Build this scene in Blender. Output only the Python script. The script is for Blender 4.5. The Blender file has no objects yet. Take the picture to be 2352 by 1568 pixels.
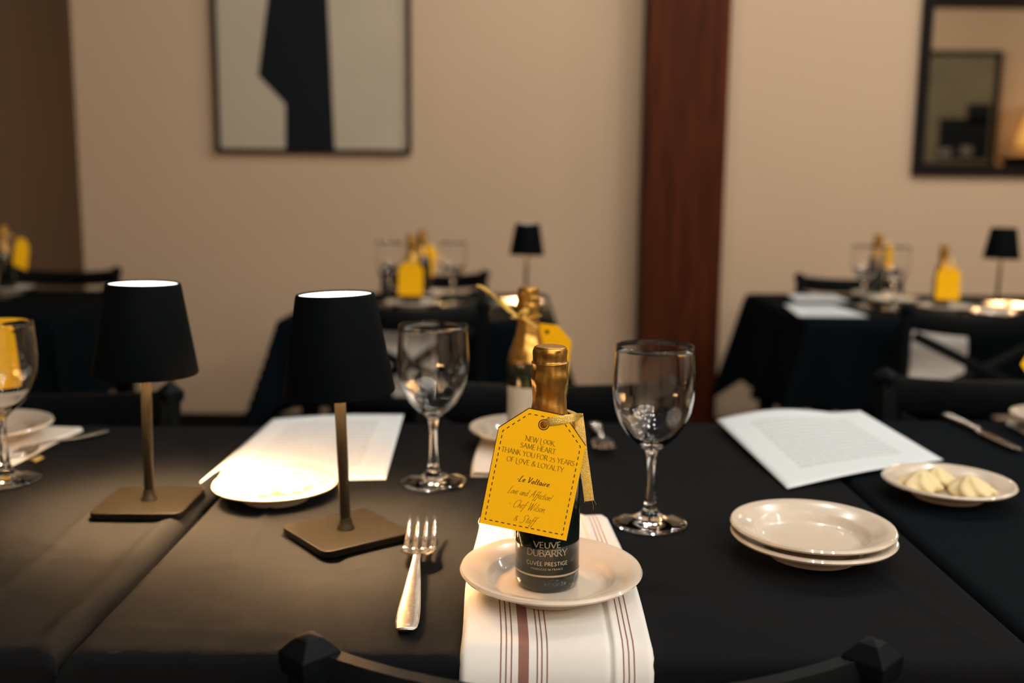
import bpy, math, random
from mathutils import Vector, Matrix
random.seed(7)
sc = bpy.context.scene
COL = sc.collection
PI = math.pi

# ---------------------------------------------------------------- camera, world, lights, exposure
cam_d = bpy.data.cameras.new('camera'); cam = bpy.data.objects.new('camera', cam_d); COL.objects.link(cam)
PITCH, ROLL = .150, .0095
F = Vector((0, math.cos(PITCH), -math.sin(PITCH))); R0 = Vector((1, 0, 0)); U0 = R0.cross(F)
Rv = math.cos(ROLL)*R0 + math.sin(ROLL)*U0; Uv = -math.sin(ROLL)*R0 + math.cos(ROLL)*U0
cam.matrix_world = Matrix(((Rv.x, Uv.x, -F.x, 0), (Rv.y, Uv.y, -F.y, 0), (Rv.z, Uv.z, -F.z, 1.09), (0, 0, 0, 1)))
cam_d.sensor_width = 36; cam_d.lens = 35.0; cam_d.clip_start = .05
cam_d.dof.use_dof = True; cam_d.dof.focus_distance = .80; cam_d.dof.aperture_fstop = 3.4
sc.camera = cam
sc.view_settings.view_transform = 'Standard'; sc.view_settings.look = 'None'
sc.view_settings.gamma = 1; sc.view_settings.use_curve_mapping = False
sc.view_settings.exposure = 0.06
sc.cycles.sample_clamp_indirect = 80
w = bpy.data.worlds.new('world'); sc.world = w; w.use_nodes = True
w.node_tree.nodes['Background'].inputs[0].default_value = (.75, .85, 1, 1)
w.node_tree.nodes['Background'].inputs[1].default_value = .01

def point_light(name, loc, watts, color, radius):
    l = bpy.data.lights.new(name, 'POINT'); l.energy = watts; l.color = color; l.shadow_soft_size = radius
    o = bpy.data.objects.new(name, l); o.location = loc; COL.objects.link(o); return o
WARM = (1, .95, .88)
# the dining room's small ceiling bulbs
bulbs = [(.15, 2.4, 2.75, 9), (.6, 2.35, 2.7, 9), (1.4, 2.4, 2.7, 9), (1.9, 2.35, 2.7, 8), (2.7, 2.4, 2.7, 6), (3.3, 2.4, 2.7, 5), (6.1, -.8, 2.6, 12), (5.2, 1.0, 2.6, 16)]
lr = random.Random(3)
for j in range(4):
    for i in range(6):
        bulbs.append((-.25+.60*i+lr.uniform(-.12, .12), -1.75+.55*j+lr.uniform(-.1, .1), lr.uniform(2.25, 2.75), 3.6+.45*i))
for i in range(6):
    bulbs.append((-.1+.5*i+lr.uniform(-.1, .1), .75+.5*(i % 2), lr.uniform(2.3, 2.7), 1.0+.35*i))
for x, y, z, e in bulbs:
    point_light('ceiling_bulb_light', (x, y, z), e*2.1, WARM, .045)

# ---------------------------------------------------------------- materials
def mat(name, color, rough=.5, metal=0, spec=.5, bump=None, noise=None, trans=0, ior=1.45, coat=0, sheen=0, sheen_rough=.5, emit=None, estr=0):
    m = bpy.data.materials.new(name); m.use_nodes = True
    nt = m.node_tree; b = nt.nodes['Principled BSDF']; I = b.inputs
    I['Base Color'].default_value = (*color, 1); I['Roughness'].default_value = rough; I['Metallic'].default_value = metal
    I['Specular IOR Level'].default_value = spec; I['Transmission Weight'].default_value = trans; I['IOR'].default_value = ior
    I['Coat Weight'].default_value = coat; I['Sheen Weight'].default_value = sheen; I['Sheen Roughness'].default_value = sheen_rough
    if emit: I['Emission Color'].default_value = (*emit, 1); I['Emission Strength'].default_value = estr
    tc = nt.nodes.new('ShaderNodeTexCoord')
    if noise:                                           # (scale, amount, detail): mottled variation of the colour itself
        n = nt.nodes.new('ShaderNodeTexNoise'); n.inputs['Scale'].default_value = noise[0]; n.inputs['Detail'].default_value = noise[2] if len(noise) > 2 else 4
        nt.links.new(tc.outputs['Object'], n.inputs['Vector'])
        r = nt.nodes.new('ShaderNodeMapRange'); r.inputs['To Min'].default_value = 1-noise[1]; r.inputs['To Max'].default_value = 1+noise[1]
        nt.links.new(n.outputs['Fac'], r.inputs['Value'])
        v = nt.nodes.new('ShaderNodeVectorMath'); v.operation = 'SCALE'; v.inputs[0].default_value = color
        nt.links.new(r.outputs[0], v.inputs['Scale']); nt.links.new(v.outputs[0], I['Base Color'])
    if bump:                                            # (scale, strength, distance)
        n = nt.nodes.new('ShaderNodeTexNoise'); n.inputs['Scale'].default_value = bump[0]; n.inputs['Detail'].default_value = 3
        nt.links.new(tc.outputs['Object'], n.inputs['Vector'])
        bp = nt.nodes.new('ShaderNodeBump'); bp.inputs['Strength'].default_value = bump[1]; bp.inputs['Distance'].default_value = bump[2]
        nt.links.new(n.outputs['Fac'], bp.inputs['Height']); nt.links.new(bp.outputs[0], I['Normal'])
    return m

M = {}
M['wall'] = mat('plaster', (.62, .455, .31), .9, spec=.15, noise=(1.5, .05), bump=(35, .25, .004))
M['ceiling'] = mat('ceiling paint', (.035, .03, .028), .9, spec=.1, noise=(2, .1))
M['floor'] = mat('floor wood', (.06, .035, .022), .45, noise=(6, .3))
M['black_wood'] = mat('black wood', (.0025, .004, .005), .5, spec=.12, noise=(30, .3), bump=(60, .15, .001))
M['frame'] = mat('dark frame', (.010, .007, .006), .6, spec=.12, noise=(20, .2))
M['ceramic'] = mat('cream ceramic', (.68, .58, .46), .22, spec=.5, coat=.6, noise=(12, .03))
M['butter'] = mat('butter', (.80, .66, .36), .42, spec=.4, noise=(80, .06))
M['paper'] = mat('paper', (.72, .74, .73), .85, spec=.1)
M['glass'] = mat('clear glass', (1, 1, 1), 0, trans=1, ior=1.5)
M['steel'] = mat('polished steel', (.62, .58, .53), .17, metal=1, noise=(40, .1))
M['lamp_black'] = mat('matt black metal', (.0012, .0028, .0036), .7, spec=.07, bump=(900, .05, .0002))
M['lamp_bronze'] = mat('dark bronze metal', (.0042, .0036, .0022), .40, spec=.15, bump=(700, .12, .0003))
M['bulb'] = mat('lamp light panel', (1, 1, 1), .5, emit=(1, .58, .27), estr=1020)
M['diffuser'] = mat('lamp top diffuser', (.9, .9, .88), .5, emit=(1, .93, .80), estr=3)
M['inner'] = mat('white shade lining', (.8, .78, .74), .6)
M['switch'] = mat('touch button', (.6, .6, .58), .3)
M['bottle'] = mat('dark green glass', (.004, .0075, .005), .08, spec=.6, coat=.5)
M['olive'] = mat('olive green glass', (.009, .013, .003), .1, spec=.6, coat=.5)
M['foil'] = mat('gold foil', (.50, .27, .06), .33, metal=.9, bump=(70, .30, .002), noise=(60, .25))
M['print'] = mat('bronze print', (.45, .35, .24), .4, metal=.4)
M['clear_label'] = mat('pale label', (.42, .40, .33), .5)
M['tag'] = mat('yellow card', (.95, .50, .004), .75, spec=.15)
M['ink'] = mat('black ink', (.03, .018, .006), .8, spec=.1)
M['ink_thin'] = mat('brown ink', (.16, .075, .006), .8, spec=.1)
M['hole'] = mat('shadowed hole lining', (.16, .09, .01), .8)
M['ribbon'] = mat('gold ribbon', (.80, .56, .14), .30, metal=.75, bump=(1500, .9, .0006), noise=(900, .45, 2))
M['napkin_plain'] = mat('white linen', (.70, .66, .60), .9, spec=.1, bump=(400, .1, .0005))
M['stem_brown'] = mat('brown painted metal', (.05, .035, .03), .5)
M['art_ground'] = mat('art canvas', (.52, .45, .34), .85, spec=.1, noise=(5, .07))
M['art_black'] = mat('art black paint', (.006, .009, .012), .75, spec=.2)
M['olive_canvas'] = mat('olive canvas', (.20, .17, .105), .8, noise=(3, .3))
M['sage'] = mat('sage paint', (.33, .30, .14), .8, noise=(9, .2))
M['grey_paint'] = mat('grey paint', (.22, .20, .17), .8, noise=(9, .2))
M['mirror'] = mat('mirror glass', (.62, .58, .50), .015, metal=1)
M['amber'] = mat('amber lamp shade', (.6, .33, .10), .8, emit=(1, .50, .10), estr=.8)

def cloth_mat(name, color, sheen, rough, spec):
    m = mat(name, color, rough, spec=spec, sheen=sheen, sheen_rough=.45)
    nt = m.node_tree; b = nt.nodes['Principled BSDF']; tc = nt.nodes.new('ShaderNodeTexCoord')
    hs = []
    for d in ('X', 'Y'):                                # woven threads as fine bump
        wv = nt.nodes.new('ShaderNodeTexWave'); wv.bands_direction = d; wv.inputs['Scale'].default_value = 420; wv.inputs['Distortion'].default_value = 1.5
        nt.links.new(tc.outputs['Object'], wv.inputs['Vector']); hs.append(wv)
    a = nt.nodes.new('ShaderNodeMath'); a.operation = 'ADD'
    nt.links.new(hs[0].outputs['Fac'], a.inputs[0]); nt.links.new(hs[1].outputs['Fac'], a.inputs[1])
    n = nt.nodes.new('ShaderNodeTexNoise'); n.inputs['Scale'].default_value = 14; n.inputs['Detail'].default_value = 5
    nt.links.new(tc.outputs['Object'], n.inputs['Vector'])
    b1 = nt.nodes.new('ShaderNodeBump'); b1.inputs['Strength'].default_value = .25; b1.inputs['Distance'].default_value = .0004
    nt.links.new(a.outputs[0], b1.inputs['Height'])
    b2 = nt.nodes.new('ShaderNodeBump'); b2.inputs['Strength'].default_value = .35; b2.inputs['Distance'].default_value = .006
    nt.links.new(n.outputs['Fac'], b2.inputs['Height']); nt.links.new(b1.outputs[0], b2.inputs['Normal'])
    nt.links.new(b2.outputs[0], b.inputs['Normal'])
    return m
M['cloth'] = cloth_mat('charcoal tablecloth', (.0066, .0074, .0084), .0, .82, .07)
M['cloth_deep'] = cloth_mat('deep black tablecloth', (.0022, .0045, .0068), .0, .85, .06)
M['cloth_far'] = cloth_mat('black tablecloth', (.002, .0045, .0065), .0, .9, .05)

def wood_mat():
    m = mat('red brown timber', (.10, .025, .010), .6, spec=.1)
    nt = m.node_tree; b = nt.nodes['Principled BSDF']; tc = nt.nodes.new('ShaderNodeTexCoord')
    mp = nt.nodes.new('ShaderNodeMapping'); mp.inputs['Scale'].default_value = (14, 14, .9)
    n = nt.nodes.new('ShaderNodeTexNoise'); n.inputs['Scale'].default_value = 1.6; n.inputs['Detail'].default_value = 6; n.inputs['Distortion'].default_value = 1.2
    cr = nt.nodes.new('ShaderNodeValToRGB'); cr.color_ramp.elements[0].position = .3; cr.color_ramp.elements[0].color = (.035, .007, .002, 1)
    cr.color_ramp.elements[1].position = .72; cr.color_ramp.elements[1].color = (.10, .022, .005, 1)
    nt.links.new(tc.outputs['Object'], mp.inputs[0]); nt.links.new(mp.outputs[0], n.inputs['Vector'])
    nt.links.new(n.outputs['Fac'], cr.inputs[0]); nt.links.new(cr.outputs[0], b.inputs['Base Color'])
    return m
M['timber'] = wood_mat()

def stripes_mat():
    """white linen with brown-red woven stripes; stripe places are in the attribute su (share of the napkin's width)"""
    m = mat('striped linen', (.78, .75, .70), .9, spec=.1, bump=(260, .12, .0006))
    nt = m.node_tree; b = nt.nodes['Principled BSDF']
    at = nt.nodes.new('ShaderNodeAttribute'); at.attribute_name = 'su'
    cr = nt.nodes.new('ShaderNodeValToRGB'); r = cr.color_ramp; r.interpolation = 'CONSTANT'
    bands = [(.205, .213), (.232, .240), (.259, .267), (.300, .352), (.392, .400), (.417, .425), (.442, .450), (.845, .853), (.872, .880), (.899, .907)]
    W_ = (.78, .75, .70, 1); S_ = (.27, .135, .11, 1)
    r.elements[0].position = 0; r.elements[0].color = W_
    r.elements[1].position = bands[0][0]; r.elements[1].color = S_
    e = r.elements.new(bands[0][1]); e.color = W_
    for a, c in bands[1:]:
        e = r.elements.new(a); e.color = S_
        e = r.elements.new(c); e.color = W_
    nt.links.new(at.outputs['Fac'], cr.inputs[0]); nt.links.new(cr.outputs[0], b.inputs['Base Color'])
    return m
M['napkin'] = stripes_mat()

def menu_mat():
    """white sheet with faint rows of grey print; attributes pu, pv run over the sheet"""
    m = mat('printed menu paper', (.74, .76, .75), .85, spec=.1)
    nt = m.node_tree; b = nt.nodes['Principled BSDF']; L = nt.links.new
    def attr(n):
        a = nt.nodes.new('ShaderNodeAttribute'); a.attribute_name = n; return a.outputs['Fac']
    def math_(op, a, c, d=None):
        x = nt.nodes.new('ShaderNodeMath'); x.operation = op
        for i, v in enumerate((a, c, d)):
            if v is None: continue
            if isinstance(v, (int, float)): x.inputs[i].default_value = v
            else: L(v, x.inputs[i])
        return x.outputs[0]
    u, v = attr('pu'), attr('pv')
    rows = math_('GREATER_THAN', math_('FRACT', math_('MULTIPLY', v, 20), 0), .62)
    cx = nt.nodes.new('ShaderNodeCombineXYZ'); L(math_('MULTIPLY', u, 60), cx.inputs[0]); L(math_('FLOOR', math_('MULTIPLY', v, 20), 0), cx.inputs[1])
    n = nt.nodes.new('ShaderNodeTexNoise'); n.inputs['Scale'].default_value = 1.0; n.inputs['Detail'].default_value = 1; L(cx.outputs[0], n.inputs['Vector'])
    words = math_('GREATER_THAN', n.outputs['Fac'], .42)
    inu = math_('LESS_THAN', math_('ABSOLUTE', math_('SUBTRACT', u, .5), 0), .33)
    inv = math_('LESS_THAN', math_('ABSOLUTE', math_('SUBTRACT', v, .52), 0), .36)
    f = math_('MULTIPLY', math_('MULTIPLY', rows, words), math_('MULTIPLY', inu, inv))
    block = math_('MULTIPLY', math_('MULTIPLY', inu, inv), .05)
    f = math_('ADD', math_('MULTIPLY', f, .35), block)
    mx = nt.nodes.new('ShaderNodeMix'); mx.data_type = 'RGBA'; L(f, mx.inputs['Factor'])
    mx.inputs['A'].default_value = (.72, .77, .79, 1); mx.inputs['B'].default_value = (.22, .22, .22, 1)
    L(mx.outputs['Result'], b.inputs['Base Color'])
    return m
M['menu'] = menu_mat()

# ---------------------------------------------------------------- mesh helpers
class MB:
    def __init__(s): s.v = []; s.f = []; s.m = []; s.attr = {}
    def add(s, vs, fs, mi=0):
        o = len(s.v); s.v += [tuple(x) for x in vs]; s.f += [tuple(i+o for i in f) for f in fs]; s.m += [mi]*len(fs); return o
    def box(s, c, size, mi=0, rz=0, rot=None):
        hx, hy, hz = size[0]/2, size[1]/2, size[2]/2
        vs = [Vector((x, y, z)) for x in (-hx, hx) for y in (-hy, hy) for z in (-hz, hz)]
        m = rot if rot else Matrix.Rotation(rz, 3, 'Z')
        s.add([m @ v + Vector(c) for v in vs], [(0, 1, 3, 2), (4, 6, 7, 5), (0, 4, 5, 1), (2, 3, 7, 6), (0, 2, 6, 4), (1, 5, 7, 3)], mi)
    def lathe(s, prof, n=48, mi=0, cap0=False, cap1=False, c=(0, 0, 0)):
        vs = []; fs = []
        for r, z in prof:
            for k in range(n):
                a = 2*PI*k/n; vs.append((c[0]+r*math.cos(a), c[1]+r*math.sin(a), c[2]+z))
        for j in range(len(prof)-1):
            for k in range(n):
                k2 = (k+1) % n; fs.append((j*n+k, j*n+k2, (j+1)*n+k2, (j+1)*n+k))
        if cap0: fs.append(tuple(range(n-1, -1, -1)))
        if cap1: fs.append(tuple((len(prof)-1)*n+k for k in range(n)))
        s.add(vs, fs, mi)
    def sweep(s, pts, w, h, up=(0, 0, 1), mi=0, n=10, power=1):
        """elliptical/rounded section of width w[i] and height h[i] along pts"""
        P = [Vector(p) for p in pts]; N = len(P); vs = []; up = Vector(up)
        if not hasattr(w, '__len__'): w = [w]*N
        if not hasattr(h, '__len__'): h = [h]*N
        for i in range(N):
            t = (P[min(i+1, N-1)]-P[max(i-1, 0)]).normalized(); sd = t.cross(up)
            if sd.length < 1e-4: sd = Vector((1, 0, 0))
            sd.normalize(); u2 = sd.cross(t)
            for k in range(n):
                a = 2*PI*(k+.5)/n; ca, sa = math.cos(a), math.sin(a)
                if power < 1: ca = math.copysign(abs(ca)**power, ca); sa = math.copysign(abs(sa)**power, sa)
                vs.append(P[i]+sd*ca*w[i]/2+u2*sa*h[i]/2)
        fs = [(j*n+k, j*n+(k+1) % n, (j+1)*n+(k+1) % n, (j+1)*n+k) for j in range(N-1) for k in range(n)]
        fs += [tuple(range(n-1, -1, -1)), tuple((N-1)*n+k for k in range(n))]
        s.add(vs, fs, mi)
    def grid(s, fn, nu, nv, mi=0, flip=False, attrs=None):
        o = len(s.v); vs = []
        for j in range(nv+1):
            for i in range(nu+1):
                vs.append(fn(i/nu, j/nv))
                if attrs:
                    for k, g in attrs.items(): s.attr.setdefault(k, []).append(g(i/nu, j/nv))
        fs = []
        for j in range(nv):
            for i in range(nu):
                q = (j*(nu+1)+i, j*(nu+1)+i+1, (j+1)*(nu+1)+i+1, (j+1)*(nu+1)+i)
                fs.append(q[::-1] if flip else q)
        s.add(vs, fs, mi)
    def poly(s, pts, z0, z1, mi=0, side=None):
        n = len(pts); vs = [(x, y, z0) for x, y in pts]+[(x, y, z1) for x, y in pts]
        s.add(vs, [tuple(range(n-1, -1, -1)), tuple(range(n, 2*n))]+[(i, (i+1) % n, n+(i+1) % n, n+i) for i in range(n)], mi)
    def build(s, name, mats, parent=None, smooth=False, bevel=0, auto=None, solid=0, loc=None, rot=None, subsurf=0):
        me = bpy.data.meshes.new(name); me.from_pydata(s.v, [], s.f)
        mats = mats if isinstance(mats, (list, tuple)) else [mats]
        for m in mats: me.materials.append(m)
        me.polygons.foreach_set('material_index', s.m)
        if smooth: me.polygons.foreach_set('use_smooth', [True]*len(s.f))
        for k, vals in s.attr.items():
            a = me.attributes.new(k, 'FLOAT', 'POINT'); a.data.foreach_set('value', vals)
        me.update()
        if auto: me.set_sharp_from_angle(angle=math.radians(auto))
        o = bpy.data.objects.new(name, me); COL.objects.link(o)
        if parent: o.parent = parent
        if loc: o.location = loc
        if rot: o.rotation_euler = rot
        if solid:
            q = o.modifiers.new('solid', 'SOLIDIFY'); q.thickness = solid; q.offset = -1
        if bevel:
            q = o.modifiers.new('bevel', 'BEVEL'); q.width = bevel; q.segments = 3; q.limit_method = 'ANGLE'
        if subsurf:
            q = o.modifiers.new('sub', 'SUBSURF'); q.levels = subsurf; q.render_levels = subsurf
        return o

def empty(name, loc, rz=0, label=None, cat=None, group=None):
    o = bpy.data.objects.new(name, None); COL.objects.link(o); o.empty_display_size = .05
    o.location = loc; o.rotation_euler = (0, 0, rz); tag(o, label, cat, group); return o
def tag(o, label=None, cat=None, group=None, kind=None):
    if label: o['label'] = label
    if cat: o['category'] = cat
    if group: o['group'] = group
    if kind: o['kind'] = kind
    return o
def dup(root, loc, rz=None, label=None, group=None, scale=None):
    r = root.copy(); COL.objects.link(r); r.location = loc
    if rz is not None: r.rotation_euler = (0, 0, rz)
    if scale: r.scale = (scale,)*3
    if label: r['label'] = label
    if group: r['group'] = group
    for ch in list(root.children):
        c = ch.copy(); COL.objects.link(c); c.parent = r
        for g in list(ch.children):
            d = g.copy(); COL.objects.link(d); d.parent = c
    return r

# ---------------------------------------------------------------- lettering: stroke glyphs drawn with a broad or a round pen
CAPS = {  # glyph: (width, [(curved?, points)])
 'A': (.72, [(0, [(0, 0), (.36, 1)]), (0, [(.36, 1), (.72, 0)]), (0, [(.13, .34), (.59, .34)])]),
 'B': (.58, [(0, [(.06, 0), (.06, 1)]), (1, [(.06, 1), (.38, .97), (.47, .77), (.36, .56), (.06, .53)]), (1, [(.06, .53), (.42, .5), (.56, .26), (.4, .03), (.06, 0)])]),
 'C': (.68, [(1, [(.66, .85), (.45, 1), (.15, .88), (.02, .5), (.15, .12), (.45, 0), (.68, .15)])]),
 'D': (.74, [(0, [(.06, 0), (.06, 1)]), (1, [(.06, 1), (.45, .95), (.72, .5), (.45, .05), (.06, 0)])]),
 'E': (.5, [(0, [(.06, 0), (.06, 1)]), (0, [(.06, 1), (.46, 1)]), (0, [(.06, .52), (.4, .52)]), (0, [(.06, 0), (.5, 0)])]),
 'F': (.48, [(0, [(.06, 0), (.06, 1)]), (0, [(.06, 1), (.48, 1)]), (0, [(.06, .5), (.4, .5)])]),
 'G': (.74, [(1, [(.68, .86), (.45, 1), (.15, .88), (.02, .5), (.15, .12), (.45, 0), (.68, .1)]), (0, [(.68, .08), (.68, .42)]), (0, [(.5, .42), (.74, .42)])]),
 'H': (.72, [(0, [(.06, 0), (.06, 1)]), (0, [(.66, 0), (.66, 1)]), (0, [(.06, .52), (.66, .52)])]),
 'I': (.14, [(0, [(.07, 0), (.07, 1)])]),
 'K': (.62, [(0, [(.06, 0), (.06, 1)]), (0, [(.54, 1), (.08, .48)]), (0, [(.2, .58), (.64, 0)])]),
 'L': (.5, [(0, [(.06, 0), (.06, 1)]), (0, [(.06, 0), (.5, 0)])]),
 'l': (.5, [(0, [(.06, -.05), (.06, 1)]), (1, [(.02, -.02), (.2, -.2), (.55, -.22), (.8, -.05)])]),      # swash L
 'M': (.86, [(0, [(.08, 0), (.12, 1)]), (0, [(.12, 1), (.43, .05)]), (0, [(.43, .05), (.74, 1)]), (0, [(.74, 1), (.8, 0)])]),
 'N': (.72, [(0, [(.08, 0), (.08, 1)]), (0, [(.06, 1), (.66, 0)]), (0, [(.66, 0), (.66, 1)])]),
 'n': (.78, [(0, [(.12, 0), (.12, .9)]), (1, [(-.06, .95), (.06, 1.02), (.4, .45), (.72, 0)]), (0, [(.72, 0), (.72, 1)])]),
 'O': (.8, [(1, [(.4, 1), (.12, .85), (.02, .5), (.12, .15), (.4, 0), (.68, .15), (.78, .5), (.68, .85), (.4, 1)])]),
 'o': (.64, [(1, [(.32, 1), (.1, .85), (.02, .56), (.1, .28), (.32, .14), (.54, .28), (.62, .56), (.54, .85), (.32, 1)])]),
 'P': (.54, [(0, [(.06, 0), (.06, 1)]), (1, [(.06, 1), (.42, .96), (.52, .74), (.42, .5), (.06, .46)])]),
 'R': (.6, [(0, [(.06, 0), (.06, 1)]), (1, [(.06, 1), (.4, .96), (.5, .76), (.38, .54), (.06, .5)]), (0, [(.3, .5), (.62, 0)])]),
 'S': (.5, [(1, [(.46, .88), (.26, 1), (.07, .86), (.1, .64), (.38, .42), (.46, .2), (.26, 0), (.02, .12)])]),
 'T': (.62, [(0, [(.31, 0), (.31, 1)]), (0, [(.0, 1), (.62, 1)])]),
 'U': (.7, [(1, [(.06, 1), (.06, .4), (.14, .08), (.36, 0), (.58, .08), (.64, .4), (.64, 1)])]),
 'V': (.7, [(0, [(0, 1), (.35, 0)]), (0, [(.35, 0), (.7, 1)])]),
 'W': (1.0, [(0, [(0, 1), (.26, 0)]), (0, [(.26, 0), (.5, 1)]), (0, [(.5, 1), (.74, 0)]), (0, [(.74, 0), (1, 1)])]),
 'Y': (.66, [(0, [(0, 1), (.33, .48)]), (0, [(.66, 1), (.33, .48)]), (0, [(.33, .48), (.33, 0)])]),
 '2': (.5, [(1, [(.04, .62), (.14, .76), (.34, .74), (.42, .56), (.24, .22), (.02, 0)]), (0, [(.02, 0), (.48, 0)])]),
 '5': (.48, [(0, [(.42, .76), (.12, .76)]), (0, [(.12, .76), (.1, .44)]), (1, [(.1, .44), (.34, .42), (.42, .2), (.3, -.06), (.02, -.16)])]),
 '&': (.8, [(1, [(.8, 0), (.5, .3), (.18, .72), (.26, .98), (.46, .94), (.46, .72), (.1, .4), (.06, .1), (.3, -.02), (.56, .12), (.7, .46)])]),
 '.': (.16, [(0, [(.05, .0), (.05, .06)])]),
 'É': (.5, [(0, [(.06, 0), (.06, 1)]), (0, [(.06, 1), (.46, 1)]), (0, [(.06, .52), (.4, .52)]), (0, [(.06, 0), (.5, 0)]), (0, [(.2, 1.12), (.34, 1.32)])]),
}
SCR = {
 'a': (.44, [(1, [(.36, .42), (.2, .5), (.03, .25), (.14, .02), (.32, .2), (.38, .46)]), (1, [(.38, .46), (.36, .15), (.48, .03)])]),
 'c': (.34, [(1, [(.33, .42), (.2, .5), (.03, .25), (.16, .0), (.38, .12)])]),
 'd': (.46, [(1, [(.36, .42), (.2, .5), (.03, .25), (.14, .02), (.34, .2)]), (1, [(.42, 1.0), (.37, .4), (.38, .1), (.5, .03)])]),
 'e': (.34, [(1, [(.05, .22), (.28, .32), (.27, .48), (.13, .48), (.03, .25), (.14, .02), (.38, .14)])]),
 'f': (.3, [(1, [(.42, .92), (.3, 1), (.2, .7), (.13, .1), (.02, -.4), (-.04, -.3)]), (0, [(.0, .46), (.36, .5)])]),
 'h': (.4, [(1, [(.16, 1), (.1, .5), (.04, 0)]), (1, [(.06, .2), (.2, .46), (.3, .38), (.26, .1), (.4, .04)])]),
 'i': (.2, [(1, [(.1, .46), (.06, .12), (.18, .03)]), (0, [(.13, .66), (.14, .71)])]),
 'l': (.2, [(1, [(.18, 1), (.08, .4), (.08, .08), (.2, .03)])]),
 'n': (.42, [(0, [(.06, .48), (.03, 0)]), (1, [(.04, .25), (.2, .48), (.3, .38), (.27, .1), (.42, .04)])]),
 'o': (.38, [(1, [(.22, .5), (.04, .3), (.12, .02), (.3, .12), (.32, .4), (.18, .5)])]),
 'r': (.3, [(0, [(.06, .48), (.03, 0)]), (1, [(.04, .22), (.14, .44), (.3, .46)])]),
 's': (.32, [(1, [(.3, .46), (.16, .5), (.08, .38), (.24, .2), (.18, .02), (.0, .06)])]),
 't': (.26, [(1, [(.2, .86), (.1, .3), (.12, .04), (.26, .06)]), (0, [(-.02, .52), (.32, .56)])]),
 'v': (.34, [(1, [(.02, .5), (.1, .1), (.14, .02), (.24, .2), (.34, .5)])]),
 'A': (.74, [(1, [(-.06, -.1), (.1, .1), (.5, 1.05)]), (0, [(.5, 1.05), (.56, 0)]), (1, [(.05, .35), (.3, .42), (.62, .42)])]),
 'C': (.6, [(1, [(.6, .86), (.5, 1.05), (.2, .85), (.02, .3), (.2, -.05), (.55, .1)])]),
 'L': (.42, [(1, [(.3, 1.05), (.18, .9), (.04, .3), (-.02, -.02), (.1, -.04), (.42, .1)])]),
 'S': (.66, [(1, [(.7, .9), (.56, 1.06), (.3, .95), (.26, .7), (.44, .45), (.36, .05), (.1, -.12), (-.08, .0)])]),
 'V': (.56, [(1, [(.0, .96), (.1, .95), (.18, .02)]), (1, [(.18, .02), (.45, .6), (.56, 1)])]),
 'W': (.8, [(1, [(.05, 1), (.1, .4), (.14, -.08)]), (1, [(.14, -.08), (.3, .5), (.42, .95)]), (1, [(.42, .95), (.42, .4), (.46, -.08)]), (1, [(.46, -.08), (.7, .7), (.82, 1.1)])]),
 '!': (.2, [(0, [(.14, .85), (.06, .25)]), (0, [(.03, .0), (.035, .06)])]),
 '-': (.3, [(0, [(.03, .32), (.24, .32)])]),
 '&': (.62, [(1, [(.5, .05), (.2, .4), (.12, .62), (.26, .72), (.3, .56), (.06, .3), (.08, .05), (.3, .05), (.42, .35)])]),
}
def curve_pts(p, n=6):
    out = []
    for i in range(len(p)-1):
        p0 = p[max(i-1, 0)]; p1 = p[i]; p2 = p[i+1]; p3 = p[min(i+2, len(p)-1)]
        for k in range(n):
            t = k/n; out.append(tuple(.5*((2*p1[d])+(-p0[d]+p2[d])*t+(2*p0[d]-5*p1[d]+4*p2[d]-p3[d])*t*t+(-p0[d]+3*p1[d]-3*p2[d]+p3[d])*t**3) for d in (0, 1)))
    out.append(p[-1]); return out
def text_strokes(txt, glyphs, track=.12, space=.34):
    x = 0; out = []
    for ch in txt:
        if ch == ' ': x += space; continue
        w_, st = glyphs[ch]
        for c, p in st:
            q = curve_pts(p) if c else list(p); out.append(([(x+a, b) for a, b in q], c))
        x += w_+track
    return out, x-track
def letter_mesh(mb, txt, glyphs, cx, cy, width, height, thin, thick, place, track=.12, serif=0, shear=0, mi=0, space=.34):
    """text centred on cx, standing on baseline cy; place(u, v) puts a point onto the carrying surface"""
    st, w_ = text_strokes(txt, glyphs, track, space); sx = width/w_
    for pts, c in st:
        q = [(cx+(a-w_/2)*sx+shear*b*height, cy+b*height) for a, b in pts]
        if serif and not c and abs(pts[0][1]-pts[-1][1]) > .3:
            for e in (pts[0], pts[-1]):
                if abs(e[1]) < .02 or abs(e[1]-1) < .02:
                    ex = cx+(e[0]-w_/2)*sx+shear*e[1]*height; ey = cy+e[1]*height
                    ribbon2(mb, [(ex-serif*height, ey), (ex+serif*height, ey)], lambda d: thin, place, mi)
        def wid(d):
            return thin+(thick-thin)*abs(math.sin(math.atan2(d[1], d[0])-.35))
        ribbon2(mb, q, wid, place, mi)
def ribbon2(mb, q, wid, place, mi=0):
    L = []; Rr = []
    for i in range(len(q)):
        a = q[max(i-1, 0)]; b = q[min(i+1, len(q)-1)]; d = (b[0]-a[0], b[1]-a[1]); l = math.hypot(*d) or 1e-9; d = (d[0]/l, d[1]/l)
        h = wid(d)/2; L.append(place(q[i][0]-d[1]*h, q[i][1]+d[0]*h)); Rr.append(place(q[i][0]+d[1]*h, q[i][1]-d[0]*h))
    n = len(q); mb.add(L+Rr, [(i+n, i+n+1, i+1, i) for i in range(n-1)], mi)

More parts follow.
